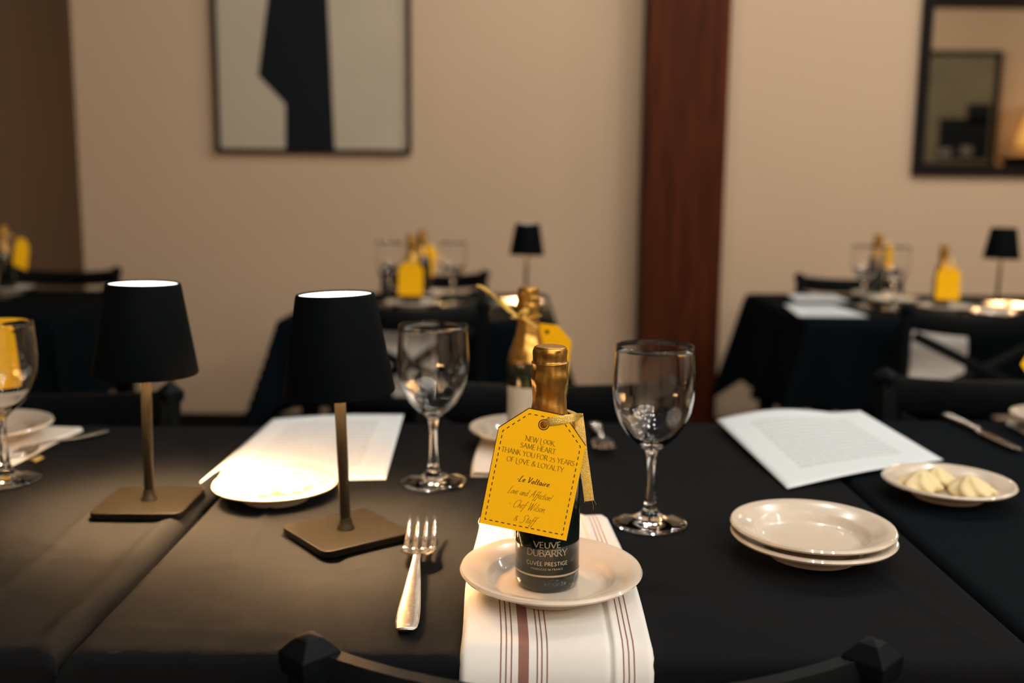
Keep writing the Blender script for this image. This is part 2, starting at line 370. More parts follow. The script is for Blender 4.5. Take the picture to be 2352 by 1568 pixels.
# ---------------------------------------------------------------- the room
def structure(name, mb, m, **k):
    o = mb.build(name, m, **k); o['kind'] = 'structure'; return o
RX0, RX1, RY0, RY1, RZ = -4.3, 6.6, -2.16, 4.25, 2.98
b = MB(); b.box(((RX0+RX1)/2, 2.5, -.05), (RX1-RX0+.4, 9.8, .1)); structure('floor', b, M['floor'])
b = MB(); b.box(((RX0+RX1)/2, 2.5, RZ+.05), (RX1-RX0+.4, 9.8, .1)); structure('ceiling', b, M['ceiling'])
b = MB(); b.box(((-1.83+RX1)/2, RY1+1.5, RZ/2), (RX1+1.83, 3.0, RZ)); structure('wall_back', b, M['wall'])
b = MB(); b.box(((RX0-1.83)/2, RY1+2.95, RZ/2), (-1.83-RX0, .1, RZ)); structure('wall_back_recess', b, M['wall'])
b = MB(); b.box(((RX0+RX1)/2, RY0-.05, RZ/2), (RX1-RX0, .1, RZ)); structure('wall_front', b, M['wall'])
b = MB(); b.box((RX0-.05, 2.52, RZ/2), (.1, 9.4, RZ)); structure('wall_left', b, M['wall'])
b = MB(); b.box((RX1+.05, 2.52, RZ/2), (.1, 9.4, RZ)); structure('wall_right', b, M['wall'])
b = MB(); b.box(((-1.83+RX1)/2, RY1-.008, .06), (RX1+1.83, .016, .12)); structure('baseboard_back', b, M['frame'])

b = MB(); b.box((.69, 4.145, RZ/2), (.318, .20, RZ-.002))
tag(b.build('timber_column', M['timber'], bevel=.006), 'tall red brown timber column standing against the beige wall', 'column')

# the large framed abstract
def frame_bars(mb, x0, x1, z0, z1, w_, d, y):
    mb.box(((x0+x1)/2, y, z0+w_/2), (x1-x0, d, w_)); mb.box(((x0+x1)/2, y, z1-w_/2), (x1-x0, d, w_))
    mb.box((x0+w_/2, y, (z0+z1)/2), (w_, d, z1-z0-2*w_)); mb.box((x1-w_/2, y, (z0+z1)/2), (w_, d, z1-z0-2*w_))
t = empty('framed_painting', (-.832, 4.25, 1.240), 0, 'large thin framed abstract painting, black angular shape on pale beige', 'painting')
b = MB(); frame_bars(b, -.405, .405, 0, 1.02, .014, .045, -.0235); b.build('frame', M['frame'], t, bevel=.002)
b = MB(); b.box((0, -.012, .51), (.786, .018, .996)); b.build('canvas', M['art_ground'], t)
b = MB(); sh = [(-.121, .012), (-.117, .198), (-.227, .312), (-.180, .612), (-.15, .86), (.03, .9), (.066, .612), (.085, .012)]
n = len(sh); vs = [(x, -.0225, z) for x, z in sh]+[(x, -.0208, z) for x, z in sh]
b.add(vs, [tuple(range(n)), tuple(range(2*n-1, n-1, -1))]+[(i, n+i, n+(i+1) % n, (i+1) % n) for i in range(n)]); b.build('painted_shape', M['art_black'], t)

t = empty('wall_mirror', (2.23, 4.25, 1.172), 0, 'dark framed wall mirror at the upper right, reflecting the opposite wall', 'mirror')
b = MB(); frame_bars(b, -.56, .56, 0, 1.2, .038, .04, -.021); b.build('frame', M['frame'], t, bevel=.003)
b = MB(); b.box((0, -.012, .60), (1.052, .012, 1.132)); b.build('mirror_glass', M['mirror'], t)

# what the mirror shows, on the wall behind the camera
t = empty('hallway_painting', (4.53, RY0, 1.37), 0, 'framed dark still life on the opposite wall, seen inside the mirror', 'painting')
b = MB(); frame_bars(b, -.5, .5, 0, 1.19, .05, .05, .026); b.build('frame', M['frame'], t)
b = MB(); b.box((0, .014, .595), (.92, .02, 1.1)); b.build('canvas', M['olive_canvas'], t)
b = MB()
b.box((.16, .026, .30), (.52, .006, .42)); b.box((.30, .026, .56), (.24, .006, .2)); b.build('painted_dark_shape', M['art_black'], t)
b = MB(); b.box((-.34, .026, .5), (.14, .006, .9)); b.build('painted_pale_strip', M['sage'], t)
for px_, pz_ in ((-.02, .16), (.2, .18)):
    b = MB(); b.box((px_, .030, pz_), (.12, .006, .09)); b.build('painted_light_patch', M['grey_paint'], t)
t = empty('console_cabinet', (5.73, -1.86, 0), 0, 'dark low cabinet under the amber lamp, seen inside the mirror', 'cabinet')
b = MB(); b.box((0, 0, .72), (1.3, .4, 1.44)); b.build('body', M['black_wood'], t, bevel=.01)
b = MB(); b.box((0, 0, 1.465), (1.36, .43, .05)); b.build('top', M['black_wood'], t, bevel=.01)
t = empty('amber_table_lamp', (5.44, -1.80, 1.49), 0, 'amber glowing lamp on the dark cabinet, seen inside the mirror', 'lamp')
b = MB(); b.lathe([(.09, 0), (.09, .03), (.02, .05), (.02, .16)], 24, cap0=True, cap1=True); b.build('base', M['black_wood'], t, smooth=True, auto=40)
b = MB(); b.lathe([(.33, .10), (.30, .26), (.22, .46), (.12, .62)], 32); b.build('lamp_shade', M['amber'], t, smooth=True, solid=.004)
point_light('amber_lamp_light', (5.44, -1.80, 1.82), 6, (1, .6, .25), .04)

# ---------------------------------------------------------------- tables and their cloths
def make_table(x0, x1, y0, y1, h, label, group=None):
    t = empty('dining_table', ((x0+x1)/2, (y0+y1)/2, 0), 0, label, 'table', group)
    w_, d = x1-x0, y1-y0; b = MB(); b.box((0, 0, h-.0135-.006), (w_-.024, d-.024, .025)); b.build('tabletop', M['black_wood'], t, bevel=.003)
    for sx in (-1, 1):
        for sy in (-1, 1):
            b = MB(); b.box((sx*(w_/2-.06), sy*(d/2-.06), (h-.032)/2), (.045, .045, h-.032)); b.build('leg', M['black_wood'], t)
    return t
def cloth(x0, x1, ynear, yfar, drops, m, label, creases=(), far_slope=0, res=.011, cat='tablecloth', group=None, seed=0, far_res=None, near_slope=0, flare=.3, lean=.05, lifts=()):
    """drops: left, right, near, far. The sheet lies on the top, rounds over each edge and hangs with soft waves."""
    h = .75; rr = .010
    dl, dr, dn, df = drops; w_ = x1-x0; d = yfar-ynear
    rnd = random.Random(seed); ph = [rnd.uniform(0, 6.28) for _ in range(8)]
    nu = int((w_+dl+dr)/res); nv = int((d+dn+df)/res)
    def edge(s):                                        # arc length past the edge -> (outwards, down)
        L = rr*PI/2
        if s <= 0: return 0, 0
        if s < L: a = s/rr; return rr*math.sin(a), rr*(1-math.cos(a))
        return rr, rr+(s-L)
    def fn(u, v):
        a = -dl+(w_+dl+dr)*u; c = -dn+(d+dn+df)*v
        sx = -1 if a < 0 else (1 if a > w_ else 0); ax = -a if a < 0 else max(a-w_, 0)
        sy = -1 if c < 0 else (1 if c > d else 0); ay = -c if c < 0 else max(c-d, 0)
        ox, zx = edge(ax); oy, zy = edge(ay)
        mn = min(ax, ay); dn_ = max(zx, zy)+.28*mn
        X = x0+min(max(a, 0), w_); Y0 = ynear+near_slope*min(max(a, 0), w_)/w_; Y1 = yfar+far_slope*min(max(a, 0), w_)/w_
        Y = Y0+(Y1-Y0)*min(max(c, 0), d)/d
        # waves in the hanging part
        hang = max(0, dn_-.03)
        wv = (math.sin(X*17+ph[0])+.6*math.sin(X*31+ph[1])) if ay >= ax else (math.sin(Y*17+ph[2])+.6*math.sin(Y*29+ph[3]))
        out = hang*(lean+.07*wv)
        X += sx*(ox+(out if ax > ay else 0)+flare*mn); Y += sy*(oy+(out if ay >= ax else 0)+flare*mn)
        z = h-dn_
        if ax == 0 and ay == 0:
            z += .0006*math.sin(X*40+ph[4])*math.sin(Y*33+ph[5])
        for (px, py_, qx, qy, wd, ht) in creases:
            ex, ey = qx-px, qy-py_; l = math.hypot(ex, ey); tt = ((X-px)*ex+(Y-py_)*ey)/l/l
            dist = ((X-px)*ey-(Y-py_)*ex)/l
            fade = min(1, max(0, (tt+.05)/.12))*min(1, max(0, (1.05-tt)/.12))
            z += fade*ht*math.exp(-(dist/wd)**2)*(1 if ay < .02 and ax < .02 else 0)
        return (X, Y, z)
    b = MB(); b.grid(fn, nu, nv)
    o = b.build('tablecloth', m, smooth=True, solid=.0012)
    return tag(o, label, cat, group)

XA0, XA1 = -.322, .400
creasesA = [(-.262, 1.08, -.236, .69, .0035, .0026), (-.17, .95, -.13, .69, .006, -.0022), (-.30, 1.30, -.10, 1.26, .006, .0014), (-.18, .80, -.13, .865, .0024, .0018),
            (.06, 1.43, .10, .70, .005, .0010), (.30, 1.02, .37, .70, .005, .0018), (-.32, .86, -.12, .855, .005, .0014), (-.31, .735, -.16, .722, .006, .0020), (-.02, 1.25, .36, 1.22, .006, .0012), (.16, .74, .36, .75, .006, .0012)]
creasesL = [(-.445, 1.1, -.425, .70, .004, .0034), (-.350, 1.42, -.350, .70, .009, .0050), (-.60, .88, -.36, .875, .005, .0016), (-.55, .98, -.42, .90, .005, .0016), (-.66, 1.3, -.60, .70, .005, .0020)]
for args in ((-1.060, -.338, .70, 1.39, 'black topped dining table under the left end of the near row'),
             (XA0, XA1, .70, 1.425, 'black topped dining table carrying the yellow tagged bottle and fork'),
             (.408, 1.13, .70, 1.50, 'black topped dining table under the right end of the near row')):
    make_table(args[0]+.002, args[1]-.002, args[2]+.004, args[3]-.004, .75, args[4])
cloth(-1.060, -.345, .70, 1.385, (.28, .05, .27, .27), M['cloth'], 'charcoal cloth with raised fold under the left lamp, left end of near row', creasesL, far_slope=.02, res=.006, seed=1)
cloth(XA0+.004, XA1-.008, .70, 1.425, (.05, .05, .27, .27), M['cloth'], 'charcoal cloth with ironed creases under the tagged bottle and fork', creasesA, far_slope=.03, res=.0055, seed=2)
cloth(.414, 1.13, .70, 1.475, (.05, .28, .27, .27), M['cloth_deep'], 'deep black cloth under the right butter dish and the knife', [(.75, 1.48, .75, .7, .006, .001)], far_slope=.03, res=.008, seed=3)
TC = (-.61, .11, 2.60, 3.32); TR = (.815, 2.03, 2.70, 3.42); TL = (-2.00, -1.22, 2.60, 3.32)
make_table(TC[0]+.002, TC[1]-.002, TC[2]+.004, TC[3]-.004, .75, 'small dining table below the framed painting')
make_table(TR[0]+.002, TR[1]-.002, TR[2]+.004, TR[3]-.004, .75, 'long dining table below the wall mirror')
make_table(TL[0]+.002, TL[1]-.002, TL[2]+.004, TL[3]-.004, .75, 'dining table at the far left beside the dark wall recess')
cloth(*TC, (.27, .27, .24, .26), M['cloth_far'], 'black cloth hanging from the table below the framed painting', res=.02, seed=4, flare=.28)
cloth(*TR, (.31, .31, .255, .31), M['cloth_far'], 'black cloth hanging from the long table below the wall mirror', res=.02, seed=5, flare=.28)
cloth(*TL, (.27, .27, .27, .27), M['cloth_far'], 'black cloth on the far left table behind the left lamp', res=.02, seed=6, flare=.14)

# ---------------------------------------------------------------- chairs
def make_chair(name, label, group):
    t = empty(name, (0, 0, 0), 0, label, 'chair', group)
    W2 = .182; bw = M['black_wood']
    b = MB()
    def seat(u, v):
        x = (u-.5)*.39*(1-.06*(1-v)); y = -.175+v*.38; return (x, y, .437+.006*math.cos((u-.5)*PI)*-1+.008*((u-.5)*2)**2)
    b.grid(seat, 12, 10); b.build('seat', bw, t, smooth=True, solid=.022)
    for s in (-1, 1):
        b = MB(); b.sweep([(s*W2, .17, .0), (s*W2, .17, .42)], [.03, .036], [.03, .036], up=(0, 1, 0), n=8, power=.5); b.build('leg', bw, t)
        b = MB(); b.sweep([(s*W2, -.24, 0), (s*W2, -.205, .25), (s*W2, -.19, .45), (s*(W2+.003), -.20, .62), (s*(W2+.006), -.215, .77)], [.03, .032, .034, .031, .029], [.03, .032, .034, .031, .029], up=(0, 1, 0), n=8, power=.5)
        o = b.build('back_post', bw, t)
        c = MB(); q = .0215; cx, cy = s*(W2+.007), -.216
        ring = lambda r, z: [(cx+r*math.cos(PI/2*k), cy+r*math.sin(PI/2*k), z) for k in range(4)]
        V = ring(q*.9, .768)+ring(q, .776)+ring(q, .784)+ring(q*.45, .7935)+[(cx, cy, .7965)]
        Fc = [(3, 2, 1, 0)]+[(j*4+k, j*4+(k+1) % 4, (j+1)*4+(k+1) % 4, (j+1)*4+k) for j in range(3) for k in range(4)]+[(12+k, 12+(k+1) % 4, 16) for k in range(4)]
        c.add(V, Fc); c.build('finial', bw, o, bevel=.0012)
        b = MB(); b.box((s*W2, -.02, .20), (.018, .37, .024)); b.build('side_stretcher', bw, t)
    def bow(x): return -.215-.035*(1-(x/W2)**2)
    b = MB(); N = 14; pts = [(-W2+2*W2*i/N, bow(-W2+2*W2*i/N), .757-.014*(1-((2*i/N-1))**2)) for i in range(N+1)]
    b.sweep(pts, .018, .056, n=8, power=.5); b.build('crest_rail', bw, t, smooth=True, auto=35)
    b = MB(); pts = [(-W2+2*W2*i/N, bow(-W2+2*W2*i/N)+.012, .535) for i in range(N+1)]
    b.sweep(pts, .016, .034, n=8, power=.5); b.build('lower_rail', bw, t, smooth=True, auto=35)
    for s in (-1, 1):
        b = MB(); pts = [(s*(-W2+2*W2*i/N)*.92, bow((-W2+2*W2*i/N)*.92)+.004+s*.004, .55+.165*i/N) for i in range(N+1)]
        b.sweep(pts, .012, .026, n=8, power=.5); b.build('cross_slat', bw, t, smooth=True, auto=35)
    b = MB(); b.box((0, .17, .30), (2*W2, .016, .024)); b.build('front_stretcher', bw, t)
    return t
G = None
ch0 = make_chair('dining_chair', 'black cross back chair nearest the camera, its two post caps below the plate', None)
ch0.location = (.055, .846, 0)
dup(ch0, (.055, 1.295, 0), PI, 'black cross back chair across the near table, behind the two bottles', scale=1.02)
dup(ch0, (.800, 1.37, 0), PI, 'black cross back chair beyond the right menu sheet and the knife', scale=1.02)
dup(ch0, (-.705, 1.27, 0), PI+.02, 'black cross back chair behind the pole of the left lamp')
dup(ch0, (-.270, 2.738, 0), 0, 'black chair on the near side of the table below the painting', scale=1.03)
dup(ch0, (-.295, 3.54, 0), PI, 'black chair against the wall behind the table below the painting')
dup(ch0, (1.195, 2.735, 0), 0, 'black cross back chair on the near side of the table below the mirror', scale=1.03)
dup(ch0, (1.272, 3.54, 0), PI, 'black chair against the wall right of the timber column')
dup(ch0, (-1.685, 3.54, 0), PI, 'black chair behind the far left table beside the wall recess')

# ---------------------------------------------------------------- plates
def plate_mesh(r=.0765, h=.022):
    b = MB(); k = r/.0765
    prof = [(.0, .0025), (.034*k, .0025), (.036*k, 0), (.041*k, 0), (.043*k, .004), (.052*k, h*.50), (.070*k, h*.80), (r-.0015, h-.0042), (r, h-.0022), (r-.0012, h-.0002), (r-.004, h),
            (.066*k, h-.0025), (.0555*k, h*.70), (.0525*k, h*.62), (.0500*k, h*.42), (.046*k, .0068), (.038*k, .0062), (.0, .006)]
    prof[0] = (1e-5, prof[0][1]); prof[-1] = (1e-5, prof[-1][1])
    b.lathe(prof, 96)
    return b
def plate(loc, label, r=.0765, h=.022, cat='plate', group=None):
    o = plate_mesh(r, h).build('bread_plate', M['ceramic'], smooth=True, loc=loc, auto=50)
    return tag(o, label, cat, group)
NZ = .7575   # top of a folded napkin on the table
plate((.0345, .799, NZ), 'cream plate on the striped napkin, holding the tagged black bottle')
sx, sy = .2865, .905
plate((sx, sy, .7515), 'cream bread plate at the bottom of the pair right of the wine glass')
plate((sx, sy+.003, .7515+.0082), 'empty cream bread plate on top of the pair right of the wine glass')
plate((.497, 1.095, .7515), 'cream dish holding three butter rosettes beside the right menu', r=.0715, h=.02, cat='dish')
plate((-.2600, 1.065, .7515), 'bright cream dish with butter between the two black lamps', r=.068, h=.02, cat='dish')
plate((.020, 1.300, NZ), 'cream plate across the table, under the second gold necked bottle')
plate((-.700, 1.29, NZ), 'cream plate at the left edge beside the folded napkin', r=.085)
plate((.800, 1.40, NZ), 'cream plate cut off by the right edge, near the knife')

# ---------------------------------------------------------------- butter
def rosette(loc, label, s=1, rz=0, lean=0):
    b = MB(); nr, nk = 26, 72
    def fn(u, v):
        a = 2*PI*u; z = v**1.15
        r = .0178*(1-v**3.2)**.62*(.86+.26*math.sin(min(1, v*1.2)*PI))
        tw = a*7+5.2*v; r *= 1+.17*(1-v*.5)*math.copysign(abs(math.sin(tw/1))**.8, math.sin(tw))*.8
        return (s*(r*math.cos(a)+.004*v*v*math.cos(rz*3)), s*r*math.sin(a), s*.0165*z+.0018*s*math.exp(-((v-1)/.16)**2))
    b.grid(fn, nk, nr)
    o = b.build('butter_rosette', M['butter'], smooth=True, loc=loc, rot=(lean, 0, rz)); return tag(o, label, 'butter')
BZ = .7578
rosette((.466, 1.099, BZ), 'leftmost butter rosette on the dish beside the right menu', 1.22, .3)
rosette((.494, 1.121, BZ), 'middle butter rosette, set back on the dish beside the right menu', 1.12, 1.4)
rosette((.517, 1.078, BZ), 'rightmost butter rosette on the dish beside the right menu', 1.25, 2.3)
rosette((-.278, 1.060, BZ), 'left butter rosette on the bright dish between the lamps', 1.1, .9)
rosette((-.248, 1.073, BZ), 'right butter rosette on the bright dish between the lamps', 1.15, 2.0)

# ---------------------------------------------------------------- lamps
def make_lamp(name, label, group=None):
    t = empty(name, (0, 0, 0), 0, label, 'lamp', group)
    b = MB(); pts = []; hw, rc = .0475, .009
    for cx, cy, a0 in ((hw-rc, hw-rc, 0), (-hw+rc, hw-rc, PI/2), (-hw+rc, -hw+rc, PI), (hw-rc, -hw+rc, 1.5*PI)):
        for k in range(7): a = a0+PI/2*k/6; pts.append((cx+rc*math.cos(a), cy+rc*math.sin(a)))
    b.poly(pts, 0, .0075); b.build('base', M['lamp_bronze'], t, bevel=.0012)
    b = MB(); b.lathe([(.0088, .0073), (.0082, .010), (.0064, .0125), (.0060, .016), (.0052, .019)], 32, cap1=True); b.build('collar', M['lamp_bronze'], t, smooth=True, auto=40)
    b = MB(); b.lathe([(.0050, .014), (.0052, .06), (.0055, .12), (.0057, .206)], 32, cap0=True, cap1=True); b.build('pole', M['lamp_bronze'], t, smooth=True, auto=50)
    b = MB(); b.lathe([(.0518, .1455), (.0530, .1447), (.0536, .1461), (.0377, .2372), (.0368, .2398), (.0355, .2402), (.0348, .2390), (.0348, .2375)], 96); sh_ = b.build('lamp_shade', M['lamp_black'], t, smooth=True, auto=60)
    b = MB(); b.lathe([(.0348, .2375), (.0345, .2360), (.0515, .1456)], 96); b.build('shade_lining', M['inner'], sh_, smooth=True, auto=60)
    b = MB(); b.lathe([(.0001, .2386), (.0347, .2386)], 64); b.build('top_diffuser', M['diffuser'], t)
    b = MB(); b.lathe([(.0344, .2066), (.0344, .2126), (.0001, .2126)], 48); b.lathe([(.0001, .2066), (.0344, .2066)], 48); b.build('light_holder', M['inner'], t)
    b = MB(); b.lathe([(.0080, .2062), (.0300, .2062)], 48); b.v = b.v; b.f = [f[::-1] for f in b.f]; b.build('light_panel', M['bulb'], t)
    b = MB(); b.lathe([(.0001, .2392), (.0026, .2392), (.0030, .2387)], 20); b.build('touch_button', M['switch'], t, smooth=True)
    return t
lamp0 = make_lamp('table_lamp', 'black cordless lamp at left with straight set square base')
lamp0.location = (-.3875, 1.030, .7520); lamp0.rotation_euler = (0, 0, .03)
def lean_lamp(l, deg):                                  # head and pole sit slightly off plumb on the base
    for c in l.children:
        if c.name.split('.')[0] not in ('base', 'collar'): c.rotation_euler = (0, math.radians(deg), 0)
l2 = dup(lamp0, (-.1620, .9430, .7520), math.radians(-52), 'nearest black cordless lamp, between the left menu and the fork')
lean = Matrix.Rotation(math.radians(52), 3, 'Z') @ Matrix.Rotation(math.radians(-1.6), 3, 'Y') @ Matrix.Rotation(math.radians(-52), 3, 'Z')
for c in l2.children:
    if c.name.split('.')[0] not in ('base', 'collar'): c.rotation_euler = lean.to_euler()
lean_lamp(lamp0, 1.0)
dup(lamp0, (.040, 3.06, .7520), .1, 'small black lamp on the table below the painting')
dup(lamp0, (1.510, 3.09, .7520), .1, 'small black lamp on the table below the mirror')

# ---------------------------------------------------------------- wine glasses
def make_glass(name, label, group=None):
    t = empty(name, (0, 0, 0), 0, label, 'glass', group)
    foot = [(1e-5, .0012), (.030, .0012), (.0374, .0008), (.0384, .0016), (.0380, .0028), (.030, .0046), (.018, .0075), (.0105, .0115), (.0075, .0165), (.0062, .022)]
    stem = [(.0062, .022), (.0048, .030), (.0042, .045), (.0042, .060), (.0048, .070), (.0062, .0765)]
    bowl_o = [(.0062, .0765), (.0110, .0815), (.0190, .0880), (.0270, .0965), (.0340, .108), (.0385, .120), (.0408, .133), (.0415, .146), (.0408, .163), (.0396, .180), (.0392, .1862), (.0388, .1870)]
    bowl_i = [(.0383, .1862), (.0387, .180), (.0398, .163), (.0405, .146), (.0398, .133), (.0374, .120), (.0328, .109), (.0258, .0985), (.0178, .0905), (.0090, .0858), (1e-5, .0840)]
    b = MB(); b.lathe(foot, 72); b.build('foot', M['glass'], t, smooth=True)
    b = MB(); b.lathe(stem, 72); b.build('stem', M['glass'], t, smooth=True)
    b = MB(); b.lathe(bowl_o+bowl_i, 96); b.build('bowl', M['glass'], t, smooth=True)
    return t
g0 = make_glass('wine_glass', 'empty wine glass right of the tagged bottle, behind the plate')
g0.location = (.1440, .990, .7512)
dup(g0, (-.0903, 1.128, .7512), .4, 'empty wine glass behind the fork, left of the tagged bottle')
dup(g0, (-.5860, 1.118, .7512), 1.1, 'wine glass cut off by the left edge, yellow tag behind it')
dup(g0, (-.178, 2.97, .7512), .3, 'distant wine glass right of the bottle on the table below the painting')
dup(g0, (-.366, 2.95, .7512), .3, 'distant wine glass left of the bottle on the table below the painting')
dup(g0, (1.062, 3.00, .7512), .3, 'distant wine glass beside the menus on the table below the mirror')
dup(g0, (1.135, 2.95, .7512), .3, 'distant wine glass just left of the yellow tag below the mirror')
dup(g0, (-1.575, 3.03, .7512), .3, 'distant wine glass on the far left table')

# ---------------------------------------------------------------- bottles
def smooth_prof(p, n=5):
    return [q for q in curve_pts(p, n)]
ZN = .0135   # the neck is this much shorter than a tall one
BODY = [(1e-5, .003), (.018, .003), (.0235, .0008), (.0262, .0035), (.0270, .009), (.0270, .088), (.0268, .098), (.0245, .111), (.0205, .124), (.0168, .135), (.0145, .144), (.0138, .150)]
def foil_mesh(seed=0, drop=.122):
    """crinkled capsule over cork and neck, closed at the top"""
    low = []
    for k in range(7):
        z = drop+(.142-drop)*k/6
        q = [(a, c) for a, c in zip(BODY, BODY[1:]) if a[1] <= z <= c[1]][0]
        low.append((q[0][0]+(q[1][0]-q[0][0])*(z-q[0][1])/(q[1][1]-q[0][1]+1e-9)+.0008, z))
    prof = low+[(r_, z_-ZN) for r_, z_ in [(.0146, .163), (.0138, .170), (.0136, .176), (.0143, .182), (.0152, .188), (.0153, .192), (.0147, .1965), (.0148, .2005), (.0150, .2025), (.0139, .2037), (.0137, .207), (.0139, .211), (.0133, .2145), (.0110, .2158), (.004, .2160), (1e-5, .2160)]]
    prof = [(max(1e-5, r), z) for r, z in smooth_prof(prof, 4)]
    rnd = random.Random(seed); ph = [rnd.uniform(0, 6.28) for _ in range(6)]
    b = MB(); n = 72
    def fn(u, v):
        x = v*(len(prof)-1); i = min(int(x), len(prof)-2); t_ = x-i
        r = prof[i][0]*(1-t_)+prof[i+1][0]*t_; z = prof[i][1]*(1-t_)+prof[i+1][1]*t_; a = 2*PI*u
        if z < .199: r += .00030*math.sin(7*a+ph[0]+z*60)+.00022*math.sin(13*a+ph[1]-z*90)+.00022*math.sin(3*a+z*420+ph[2])
        if z < drop+.006: z += .0022*math.sin(3*a+ph[3])
        return (r*math.cos(a), r*math.sin(a), z)
    b.grid(fn, n, len(prof)-1); return b
def make_bottle(name, label, glass, printed, group=None, seed=0, drop=.122):
    t = empty(name, (0, 0, 0), 0, label, 'bottle', group)
    b = MB(); b.lathe(BODY, 96); b.build('glass_body', glass, t, smooth=True, auto=50)
    foil_mesh(seed, drop).build('foil_capsule', M['foil'], t, smooth=True)
    R_ = .02712
    def cyl(u, v): a = -PI/2+u/R_; return (R_*math.cos(a), R_*math.sin(a), v)
    if printed == 'full':
        b = MB()
        letter_mesh(b, 'VEUVE', CAPS, -.001, .0404, .0226, .0048, .00045, .0010, cyl, .12, serif=.12)
        letter_mesh(b, 'DUBARRY', CAPS, -.001, .0332, .0345, .0054, .00045, .0010, cyl, .10, serif=.12)
        letter_mesh(b, 'CUVÉE PRESTIGE', CAPS, -.001, .0252, .0355, .0031, .00055, .0007, cyl, .22, space=.4)
        letter_mesh(b, 'PRODUCED IN FRANCE', CAPS, -.001, .0214, .0270, .0015, .00022, .0003, cyl, .3, space=.5)
        b.v = b.v; o = b.build('label_lettering', M['print'], t)
        b = MB(); b.lathe([(R_, .0152), (R_+.00005, .0155), (R_+.00005, .0166), (R_, .0169)], 96); b.build('label_stripe', M['print'], t, smooth=True)
    if printed == 'pale':
        b = MB()
        def lab(u, v):
            a = -PI/2+(u-.5)*2.6; z = .022+v*.05; return (R_*math.cos(a), R_*math.sin(a), z)
        b.grid(lab, 30, 4); b.build('label', M['clear_label'], t, smooth=True)
    return t
b1 = make_bottle('champagne_bottle', 'small black bottle with bronze lettering, yellow tag in front', M['bottle'], 'full', seed=1, drop=.128)
b1.location = (.0312, .8010, NZ+.0058); b1.rotation_euler = (0, 0, .0)
b2 = make_bottle('champagne_bottle', 'olive green bottle with gold neck behind the black bottle, across the table', M['olive'], 'pale', seed=2, drop=.104)
b2.location = (.0210, 1.300, NZ+.0062)
b3 = make_bottle('champagne_bottle', 'black bottle with gold neck on the table below the painting', M['bottle'], None, seed=3)
b3.location = (-.2875, 2.84, NZ+.0062)
dup(b3, (-.285, 3.15, NZ+.0062), 1, 'second bottle, behind the one on the table below the painting')
dup(b3, (1.255, 2.905, NZ+.0062), 1, 'bottle with yellow tag right of centre on the table below the mirror', scale=.9)
dup(b3, (1.195, 3.27, NZ+.0062), 1, 'gold necked bottle at the back of the table below the mirror', scale=.98)
dup(b3, (-1.615, 3.17, NZ+.0062), 1, 'gold necked bottle on the far left table')
dup(b2, (-.735, 1.29, NZ+.0062), 1, 'bottle at the left edge carrying the tag behind the wine glass')
dup(b2, (.800, 1.40, NZ+.0062), 1, 'bottle at the right edge, mostly out of view')

